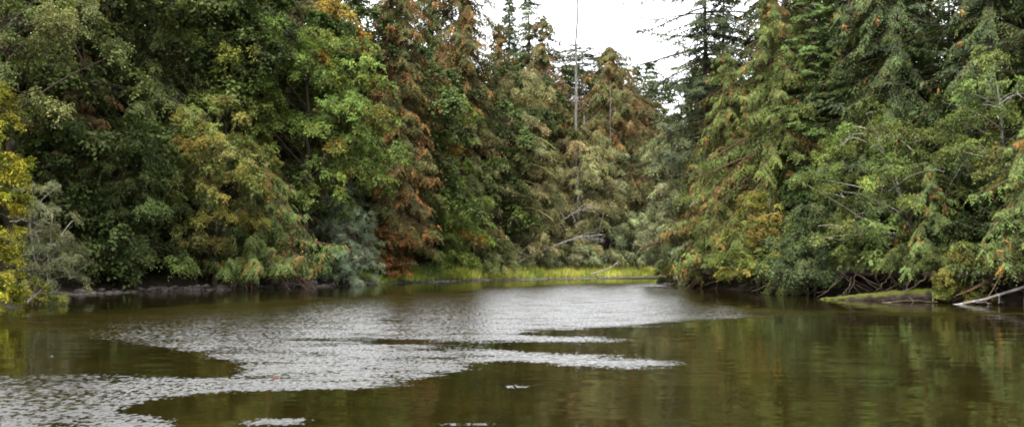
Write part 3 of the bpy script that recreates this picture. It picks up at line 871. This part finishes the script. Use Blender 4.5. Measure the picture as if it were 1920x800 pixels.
def cap_h(x, y):
    """keeps the open sky over the bend free"""
    p = 960 + F * x / y
    top = np.interp(p, [700, 880, 915, 955, 1010, 1045, 1150, 1200, 1250, 1290, 1360], [-300, -60, 130, 70, 110, 180, 175, 200, 300, 200, -400])
    return wz(top, y) - gz(x, y)


protos = [(PF, HP[PF.name], 0), (PM, HP[PM.name], 0), (PC, HP[PC.name], 0)]
LB = [(-24, 40), (-27, 56), (-30, 72), (-24, 86), (-16, 102), (-9.7, 124), (-2, 141), (9, 160)]
GL = "trees filling the forest behind the left bank"
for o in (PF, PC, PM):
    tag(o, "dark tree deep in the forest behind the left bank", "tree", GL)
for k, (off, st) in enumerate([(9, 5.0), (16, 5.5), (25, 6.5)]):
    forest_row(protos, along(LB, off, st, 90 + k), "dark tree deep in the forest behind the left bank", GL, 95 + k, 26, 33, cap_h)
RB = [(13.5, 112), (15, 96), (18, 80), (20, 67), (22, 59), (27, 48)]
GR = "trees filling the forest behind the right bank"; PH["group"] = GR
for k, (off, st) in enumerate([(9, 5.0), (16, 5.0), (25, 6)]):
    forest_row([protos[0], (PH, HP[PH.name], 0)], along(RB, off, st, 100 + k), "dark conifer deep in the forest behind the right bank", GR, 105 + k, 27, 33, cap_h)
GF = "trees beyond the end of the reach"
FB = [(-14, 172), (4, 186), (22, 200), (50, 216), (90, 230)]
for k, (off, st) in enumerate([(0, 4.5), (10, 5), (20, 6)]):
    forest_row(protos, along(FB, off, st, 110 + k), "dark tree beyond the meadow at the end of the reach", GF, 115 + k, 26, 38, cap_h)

# undergrowth on the forest floor
U = B("understory_bush", "dark bush in the shade under the trees", "shrub", 420, 97, 360, 520, 75, [(1, (.016, .026, .010)), (1, (.022, .030, .010))], 84, "bush", .25, .9, 1.6, 12, 9, .5, .6, stems=3)  # leaf colours blackened: the deep shade under the crowns is painted in
HU = hof(U)
tag(U, None, None, "dark bushes in the shade of the forest")
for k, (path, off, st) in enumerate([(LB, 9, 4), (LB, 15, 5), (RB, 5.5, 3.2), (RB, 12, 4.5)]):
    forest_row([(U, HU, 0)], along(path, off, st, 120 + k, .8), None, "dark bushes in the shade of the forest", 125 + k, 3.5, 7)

# ------------------------------------------------------------------ overhanging lip of the undercut right bank
LIP = [(26.5, 46), (23.8, 52), (20.6, 59.5), (18.2, 67), (17.0, 78), (14.4, 91), (15.6, 101), (20, 118)]
prof = [(3.9, 1.15), (2.4, 1.18), (1.4, 1.25), (.95, 1.36), (.9, 1.46), (1.25, 1.62), (2.4, 1.76), (4.2, 1.82), (7.0, 1.88)]
LP = []
for a, b in zip(LIP[:-1], LIP[1:]):
    m = int(math.dist(a, b) / .3)
    LP += [(a[0] + (b[0] - a[0]) * i / m, a[1] + (b[1] - a[1]) * i / m) for i in range(m)]
LP = np.array(LP)
for _ in range(20):
    LP[1:-1] = (LP[:-2] + LP[1:-1] * 2 + LP[2:]) / 4
TD = nrm(np.gradient(LP, axis=0)); ND = np.stack([TD[:, 1], -TD[:, 0]], 1)      # into the land (right of the path toward +Y)
rng = np.random.default_rng(7)
PR = np.array(prof)
V = np.zeros((len(LP), len(PR), 3))
w = wob(LP[:, 0] * 1.1, LP[:, 1] * 1.1)
off = PR[None, :, 0] + (w * .8)[:, None] * (PR[None, :, 0] < 2.0) + rng.normal(0, .09, V.shape[:2])
V[:, :, :2] = LP[:, None] + ND[:, None] * off[..., None]
V[:, :, 2] = PR[None, :, 1] + (wob(LP[:, 0] * .7 + 3, LP[:, 1] * .7) * .26)[:, None] + rng.normal(0, .06, V.shape[:2])
k = len(PR); i = (np.arange(len(LP) - 1)[:, None] * k + np.arange(k - 1)[None]).ravel()
tag(put("river_bank", quad_mesh("river_bank", V.reshape(-1, 3), np.stack([i, i + k, i + k + 1, i + 1], 1), True), None, M_GROUND), kind="structure")

# ------------------------------------------------------------------ shore: rocks, gravel, meadow grass
def rock_mesh(seed):
    import bmesh
    rg = np.random.default_rng(seed)
    bm = bmesh.new()
    bmesh.ops.create_icosphere(bm, subdivisions=3, radius=1)
    k = rg.normal(0, 1, (7, 3)); ph = rg.uniform(0, 6.28, 7)
    for v in bm.verts:
        p = np.array(v.co)
        r = 1 + sum(.11 / (1 + .35 * j) * math.sin(float(k[j] @ p) * 1.7 * (1 + .4 * j) + ph[j]) for j in range(7))
        v.co = p * r * [1, .8, .55]
    for pl in rg.normal(0, 1, (4, 3)):       # a few flat broken faces
        n = pl / np.linalg.norm(pl)
        for v in bm.verts:
            q = float(np.array(v.co) @ n)
            if q > .62: v.co -= Vector(n * (q - .62) * .85)
    me = bpy.data.meshes.new("rock"); bm.to_mesh(me); bm.free()
    me.materials.append(M_ROCK)
    me.polygons.foreach_set("use_smooth", np.ones(len(me.polygons), dtype=bool))
    return me


rocks = [rock_mesh(300 + k) for k in range(6)]
rng = np.random.default_rng(31)
SH = [(-29, 71), (-27, 80), (-23.4, 86), (-16, 102), (-9.7, 124), (-6, 132)]
for rep_, (off, st, s0, s1) in enumerate([(.15, .85, .16, .42), (.9, 1.3, .14, .5)]):
    for x, y in along(SH, off, st, 140 + rep_, .25):
        sc = rng.uniform(s0, s1) * (1.25 if 80 < y < 100 else .9)
        o = put("shore_rock", rocks[rng.integers(6)])
        o.location = (x, y, max(gz(x, y), -.05) + sc * .12)
        o.scale = (sc * rng.uniform(.9, 1.5), sc, sc * rng.uniform(.8, 1.1)); o.rotation_euler = (rng.normal(0, .15), rng.normal(0, .15), rng.uniform(0, 6.28))
        tag(o, "grey-brown rock lying on the dark shore under the left bank trees", "rock", "rocks along the left shore")


def pebbles(path, offs, n, smin, smax, seed):
    rg = np.random.default_rng(seed)
    Pp = np.array(along(path, 0, .5, seed, 0)); j = rg.integers(0, len(Pp) - 1, n)
    T = nrm(Pp[j + 1] - Pp[j]); Nn = np.stack([-T[:, 1], T[:, 0]], 1)
    xy = Pp[j] + T * rg.uniform(0, .5, (n, 1)) + Nn * rg.uniform(*offs, (n, 1))
    z = np.maximum(ground(xy[:, 0], xy[:, 1]), -.02)
    c = np.concatenate([xy, z[:, None]], 1)
    base = np.array([(1, 0, 0), (0, 1, 0), (-1, 0, 0), (0, -1, 0), (.5, .5, .55), (-.5, .5, .6), (-.5, -.5, .5), (.5, -.5, .6)], float)
    sz = rg.uniform(smin, smax, n) * rg.choice([.6, 1, 1.6], n)
    a = rg.uniform(0, 6.28, n)
    b = base[None] * rg.uniform(.7, 1.3, (n, 8, 3)) * sz[:, None, None] * [1.3, .9, .9]
    V = np.stack([b[..., 0] * np.cos(a)[:, None] - b[..., 1] * np.sin(a)[:, None], b[..., 0] * np.sin(a)[:, None] + b[..., 1] * np.cos(a)[:, None], b[..., 2]], -1) + c[:, None]
    q = np.array([(4, 5, 6, 7), (0, 1, 5, 4), (1, 2, 6, 5), (2, 3, 7, 6), (3, 0, 4, 7)])
    Q = (np.arange(n)[:, None, None] * 8 + q[None]).reshape(-1, 4)
    return V.reshape(-1, 3), Q


V1, Q1 = pebbles([(-29, 71), (-27, 80), (-23.4, 86), (-16, 102), (-9.7, 124)], (-.3, 1.2), 1800, .04, .10, 151)
V2, Q2 = pebbles([(-9.7, 124), (-2, 141), (11.5, 157), (20, 168), (34, 179)], (-.5, .7), 2200, .06, .16, 152)
tag(put("shore_pebbles", quad_mesh("shore_pebbles", V1, Q1), None, M_ROCK), "dark pebbles between the rocks of the left shore", "pebbles", kind="stuff")
tag(put("shore_gravel", quad_mesh("shore_gravel", V2, Q2), None, M_GRAVEL),
    "grey gravel along the foot of the far bank", "gravel", kind="stuff")


def grass(name, label, path, offs, n, h, pal, seed, clump=.5):
    rg = np.random.default_rng(seed)
    Pp = np.array(along(path, 0, .5, seed, 0)); m = n // 14
    j = rg.integers(0, len(Pp) - 1, m)
    T = nrm(Pp[j + 1] - Pp[j]); Nn = np.stack([-T[:, 1], T[:, 0]], 1)
    xy = Pp[j] + T * rg.uniform(0, .5, (m, 1)) + Nn * rg.uniform(*offs, (m, 1))
    hh = np.repeat(rg.uniform(.6, 1.2, m) * (1 + .35 * wob(xy[:, 0] * 1.2, xy[:, 1] * 1.2)), 14)
    cc = np.repeat(pick(rg, pal, m), 14, 0)
    xy = np.repeat(xy, 14, 0) + rg.normal(0, clump * .5, (m * 14, 2))
    k = len(xy)
    z = ground(xy[:, 0], xy[:, 1]) - .03
    A = np.concatenate([rg.normal(0, .28, (k, 2)), np.ones((k, 1))], 1)
    Nv = np.concatenate([rg.normal(0, 1, (k, 2)), np.full((k, 1), .3)], 1)
    LV = Leaves()
    L_ = h * hh * rg.uniform(.6, 1.15, k)
    LV.add(np.concatenate([xy, z[:, None]], 1), A, Nv, L_, .05 + .05 * L_, jcol(rg, cc, .14))
    return tag(LV.build(name, M_GRASS), label, "grass", kind="stuff")


MG = [(4, (.235, .245, .062)), (3, (.20, .225, .055)), (2, (.28, .265, .085)), (2, (.12, .165, .04))]
grass("meadow_grass", "tall yellow-green grass on the low bank at the river bend", [(-6, 133), (-2, 141), (11.5, 157), (20, 168), (24, 171.5)], (.5, 11), 48000, 1.2, MG, 161)
grass("shore_grass", "darker green grass tufts on the shore left of the meadow", [(-13, 112), (-9.7, 124), (-6, 133)], (.9, 4), 11000, .95, [(1, (.105, .15, .035)), (1, (.15, .19, .04))], 162)

# ------------------------------------------------------------------ dead wood
def wood(name, label, cat, main, r0, r1, forks, mat, group=None, sides=8, seed=1):
    """main: world points; forks: (t along main, end point offset, radius)"""
    rg = np.random.default_rng(seed)
    Mn = np.array(main, float)
    base = Mn[0].copy()
    root = thing(name, tuple(base), label, cat, group)
    t0 = np.linspace(0, 1, len(Mn)); tt = np.linspace(0, 1, 14)
    pts = np.stack([np.interp(tt, t0, Mn[:, c]) for c in range(3)], 1) - base
    for _ in range(2): pts[1:-1] = (pts[:-2] + 2 * pts[1:-1] + pts[2:]) / 4
    pts[1:-1] += rg.normal(0, r0 * .22, (12, 3))
    tb = Tubes(); tb.add(pts, (r0 + (r1 - r0) * tt) * (1 + rg.normal(0, .05, 14)), sides)
    tb.build("trunk" if cat == "dead tree" else "log", mat, root)
    for t, e, r in forks:
        b0 = np.array([np.interp(t, tt, pts[:, c]) for c in range(3)])
        e = np.array(e, float)
        fb = Tubes()
        cv = curve(b0, b0 + e * .5 + [0, 0, .12 * np.linalg.norm(e)], b0 + e, 9); cv[1:-1] += rg.normal(0, .02 * np.linalg.norm(e), (7, 3))
        fb.add(cv, np.linspace(r, r * .25, 9), 5)
        for q in range(3):
            i = 3 + q * 2; L = np.linalg.norm(e) * rg.uniform(.18, .4)
            dv = nrm(e / np.linalg.norm(e) + rg.normal(0, .55, 3)) * L
            fb.add(curve(cv[i], cv[i] + dv * .5 + [0, 0, .03], cv[i] + dv, 5), np.linspace(r * .5, r * .15, 5), 4)
        fb.build("branch", mat, root)
    return root


def W(px, py, D):
    return (wx(px, D), D, wz(py, D))


g0 = gz(wx(1081, 166), 166)
rg = np.random.default_rng(5)
snag_f = [(t, (s * rg.uniform(.5, 2.6) * (1.1 - t), rg.uniform(-1, .6), rg.uniform(-.5, .4)), .05) for t, s in zip(np.linspace(.42, .97, 26), [1, -1] * 13)]
wood("bare_snag", "tall bare grey dead trunk rising into the white sky", "dead tree", [(wx(1079, 166), 166, g0 - .2), W(1080, 240, 166), W(1081, 90, 166), W(1082, -14, 166)], .27, .12, snag_f, M_SNAG, sides=10)
wood("bare_snag", "shorter broken grey trunk close beside the tall bare snag", "dead tree", [(wx(1093, 172), 172, gz(wx(1093, 172), 172)), W(1093, 300, 172), W(1095, 216, 172)], .22, .13, [(.9, (.8, -.3, .5), .05), (.8, (-.9, -.3, .3), .05)], M_SNAG)
wood("bare_snag", "thin pale dead trunk in front of the pointed orange cedar", "dead tree", [(wx(1146, 170), 170, gz(wx(1146, 170), 170)), W(1145, 280, 170), W(1144, 150, 170)], .10, .03, [(t, (s * 1.6, -.5, -.1), .04) for t, s in ((.5, 1), (.56, -1), (.62, 1), (.7, -1), (.78, 1))], M_SNAG)
wood("fallen_tree", "bleached fallen tree with spread boughs above the meadow", "dead tree", [W(1000, 478, 149), W(1045, 458, 148), W(1085, 444, 147), W(1132, 440, 146)], .13, .04,
     [(.35, (3.6, -.6, .9), .06), (.45, (5.2, -.8, .2), .06), (.5, (4.8, -1, -.35), .05), (.6, (3.0, -.5, 1.0), .05), (.7, (2.8, -.6, -.5), .06)], M_DEAD, seed=3)
wood("fallen_tree", "grey tangle of dead boughs high on the olive alder", "dead tree", [W(1052, 415, 152), W(1075, 400, 151), W(1095, 390, 150), W(1122, 386, 149)], .10, .03,
     [(.1, (-1.3, -.3, 2.0), .06), (.4, (1.6, -.5, 1.3), .06), (.5, (2.4, -.4, -.3), .06), (.65, (1.5, -.5, .9), .05), (.3, (.6, -.4, -1.6), .05)], M_DEAD, seed=4)
wood("fallen_log", "short weathered log stuck in brush at the left end of the meadow", "log", [W(972, 491, 147), W(988, 483, 147), W(1004, 472, 147)], .18, .10, [(.6, (-1.2, -.3, .7), .06)], M_DEAD, seed=6)
wood("driftwood", "pale forked driftwood branch lying on the grass at the waterline", "driftwood", [W(1108, 513, 150), W(1134, 507, 149.5), W(1150, 498, 149), W(1160, 489, 149)], .11, .05, [(.75, (.8, -.1, .1), .05), (.45, (.9, -.2, .5), .04)], M_DEAD, seed=7)
wood("driftwood_log", "pale bare driftwood log leaning from the right edge into the water", "driftwood", [(21.9, 55.0, -.08), (23.2, 54.2, .22), (24.6, 53.4, .80), (26.0, 52.6, 1.42)], .055, .085,
     [(.5, (-.15, -.2, -.45), .03), (.2, (.9, -.5, -.05), .04)], M_DEAD, seed=8)
wood("sunken_branch", "thin dead branch lying in the water beneath the mossy log", "driftwood", [(19.4, 57.6, -.02), (20.6, 57.0, .12), (21.9, 56.4, .05)], .028, .012, [(.4, (.9, -.3, .25), .012), (.6, (.6, -.2, -.02), .012)], M_ROOT, seed=9)
wood("stranded_branch", "small pale branch in the low bush by the left waterline", "driftwood", [W(52, 566, 50), W(64, 556, 50), W(78, 543, 50)], .05, .02, [(.3, (.3, -.2, .4), .02), (.5, (-.35, -.2, -.2), .02)], M_DEAD, seed=10)

# the big mossy log
Mn = np.array([(17.6, 63.2, -.12), (18.7, 62.0, -.03), (20.1, 60.8, .10), (21.7, 59.4, .27), (23.9, 57.6, .52)])
base = Mn[0].copy()
root = thing("mossy_log", tuple(base), "thick fallen trunk covered in yellow-green moss along the cut bank", "log")
tt = np.linspace(0, 1, 40)
pts = np.stack([np.interp(tt, np.linspace(0, 1, 5), Mn[:, c]) for c in range(3)], 1) - base
for _ in range(6): pts[1:-1] = (pts[:-2] + 2 * pts[1:-1] + pts[2:]) / 4
tb = Tubes(); rgl = np.random.default_rng(12)
tb.add(pts, np.interp(tt, [0, .06, .4, 1], [.08, .16, .30, .44]) * (1 + rgl.normal(0, .07, 40)), 18)
tv = tb.V[0]; tb.V[0] = tv + rgl.normal(0, .03, tv.shape)
tb.build("log", M_LOG, root)
for k in range(5):
    t = .25 + .15 * k; b0 = np.array([np.interp(t, tt, pts[:, c]) for c in range(3)])
    e = b0 + [rgl.uniform(-.4, .5), -rgl.uniform(.5, .9), -rgl.uniform(.1, .4)]
    fb = Tubes(); fb.add(curve(b0 + [0, -.3, 0], (b0 + e) / 2 + UP * .15, e, 7), np.linspace(.06, .02, 7), 5); fb.build("branch_stub", M_ROOT, root)


# bare roots under the lip: they belong to the trees that stand on it
def roots_of(tree, n, x0, x1, seed):
    rg = np.random.default_rng(seed)
    o = np.array(tree.location)
    for k in range(n):
        p = rg.uniform(x0, x1)
        D = np.interp(p, [1285, 1420, 1540, 1700, 1920], [97, 77.5, 65, 58.5, 51.5]) + .2
        a = np.array([wx(p, D), D, 1.2 + rg.uniform(0, .35)]) + [.8, .5, 0]
        span = rg.uniform(-2.2, 2.2)
        e = np.array([a[0] + span, a[1] - .5 - rg.uniform(0, .9), rg.uniform(-.1, .35)])
        mid = (a + e) / 2 + [0, -.7, rg.uniform(-.65, .1)]
        tb = Tubes(); r = rg.uniform(.012, .038)
        cv = curve(a, mid, e, 12); cv[1:-1] += rg.normal(0, .035, (10, 3))
        tb.add(cv - o, np.linspace(r, r * .35, 12), 5)
        tb.build("bare_root", M_ROOT, tree)


by = {o["label"]: o for o in bpy.data.objects if "label" in o}
roots_of(by["low cedar with many coral orange tips on the undercut bank"], 30, 1290, 1400, 201)
roots_of(by["yellow-green vine maple between the orange-tipped cedar and teal bush"], 28, 1370, 1480, 202)
roots_of(by["teal green bush hanging over the cut bank under the pale alder"], 16, 1460, 1590, 203)
roots_of(by["leaning pale green alder with bare white boughs over the right bank"], 8, 1560, 1720, 204)
roots_of(by["near cedar with large bright fronds at the right edge"], 8, 1800, 1915, 205)

# snapped limb of the alder at the point
o = by["grey-green alder hanging into the river at the right bank point"]
tb = Tubes(); a, b = np.array(W(1200, 468, 103)), np.array(W(1219, 456, 103))
tb.add(curve(a, (a + b) / 2 + UP * .05, b + [1.2, .6, .2], 7) - np.array(o.location), np.linspace(.10, .13, 7), 7)
tb.build("snapped_limb", M_REDBARK, o)

# a bird in the white sky, leaves on the water
def bird():
    r = thing("small_bird", W(1197, 90, 120), "tiny dark bird flying in the white sky", "bird")
    tb = Tubes()
    tb.add([(-.17, 0, 0), (-.12, 0, .01), (-.02, 0, .02), (.08, 0, .02), (.15, 0, .03), (.19, 0, .03), (.24, 0, .02)], [.012, .03, .06, .055, .04, .035, .004], 8)
    tb.add([(-.16, 0, 0), (-.24, 0, -.005), (-.31, 0, -.01)], [.02, .035, .04], 6)
    for s in (-1, 1):
        V = np.array([(.10, s * .04, .04), (.12, s * .2, .12), (.02, s * .36, .10), (-.06, s * .2, .10), (-.06, s * .04, .04)])
        b = tb.n
        tb.V.append(V); tb.Q.append(np.array([(b, b + 1, b + 3, b + 4), (b + 1, b + 2, b + 3, b + 3)])[:1]); tb.n += 5
        V2 = np.array([V[1], V[2], V[3], (V[1] + V[3]) / 2]); b = tb.n
        tb.V.append(V2); tb.Q.append(np.array([(b, b + 1, b + 2, b + 3)])); tb.n += 4
    tb.build("body", rough_material("dark_feather", [(.3, (.02, .02, .02)), (.7, (.05, .045, .04))], 20), r)


bird()


def floating_leaf(px, py, size, colr, label, rz):
    D = F * CAMH / (py - HOR)
    V, Q = [], []
    rim = [(0, -.5), (.3, -.35), (.55, -.1), (.35, .05), (.5, .35), (.2, .3), (0, .6), (-.2, .3), (-.5, .35), (-.35, .05), (-.55, -.1), (-.3, -.35)]
    V = [(0, 0, 0)] + [(x, y, .10 * abs(x) + .05 * y * y) for x, y in rim]
    n = len(rim)
    loops = []; st = []
    for i in range(n):
        st.append(len(loops)); loops += [0, 1 + i, 1 + (i + 1) % n]
    me = mesh_np("floating_leaf", np.array(V) * size, loops, st)
    face_colors(me, np.tile(np.array([colr]), (n, 1)))
    o = put("floating_leaf", me, None, M_LEAF)
    o.location = (wx(px, D), D, .012); o.rotation_euler = (.12, -.1, rz)
    tag(o, label, "leaf")


floating_leaf(515, 709, .15, (.08, .024, .016), "fallen red-brown leaf floating on the ripples", .4)
floating_leaf(97, 668, .045, (.25, .25, .22), "tiny pale leaf floating on the calm dark water at left", 1.2)

# small plants rooted on the lip, hanging over its edge
FN = B("bank_plant", "leafy green plant hanging over the edge of the cut bank", "plant", 1480, 73, 500, 540, 34, [(2, (.040, .060, .020)), (2, (.055, .068, .022)), (1, (.07, .06, .02))], 85, "bush", .12, .45, 1.6, 11, 8, .9, .5, stems=3, sag=.6)
HN = hof(FN); FN["group"] = "plants hanging over the cut bank"
rg = np.random.default_rng(210)
for t in np.arange(4, len(LP) - 3, 3.4):
    i = int(t); w_ = rg.uniform(.45, .85)
    p = LP[i] + ND[i] * rg.uniform(1.0, 2.4)
    copy_thing(FN, (p[0], p[1], 1.5), rg.uniform(0, 6.28), (w_ * 1.1, w_ * 1.1, w_), None, "plants hanging over the cut bank")
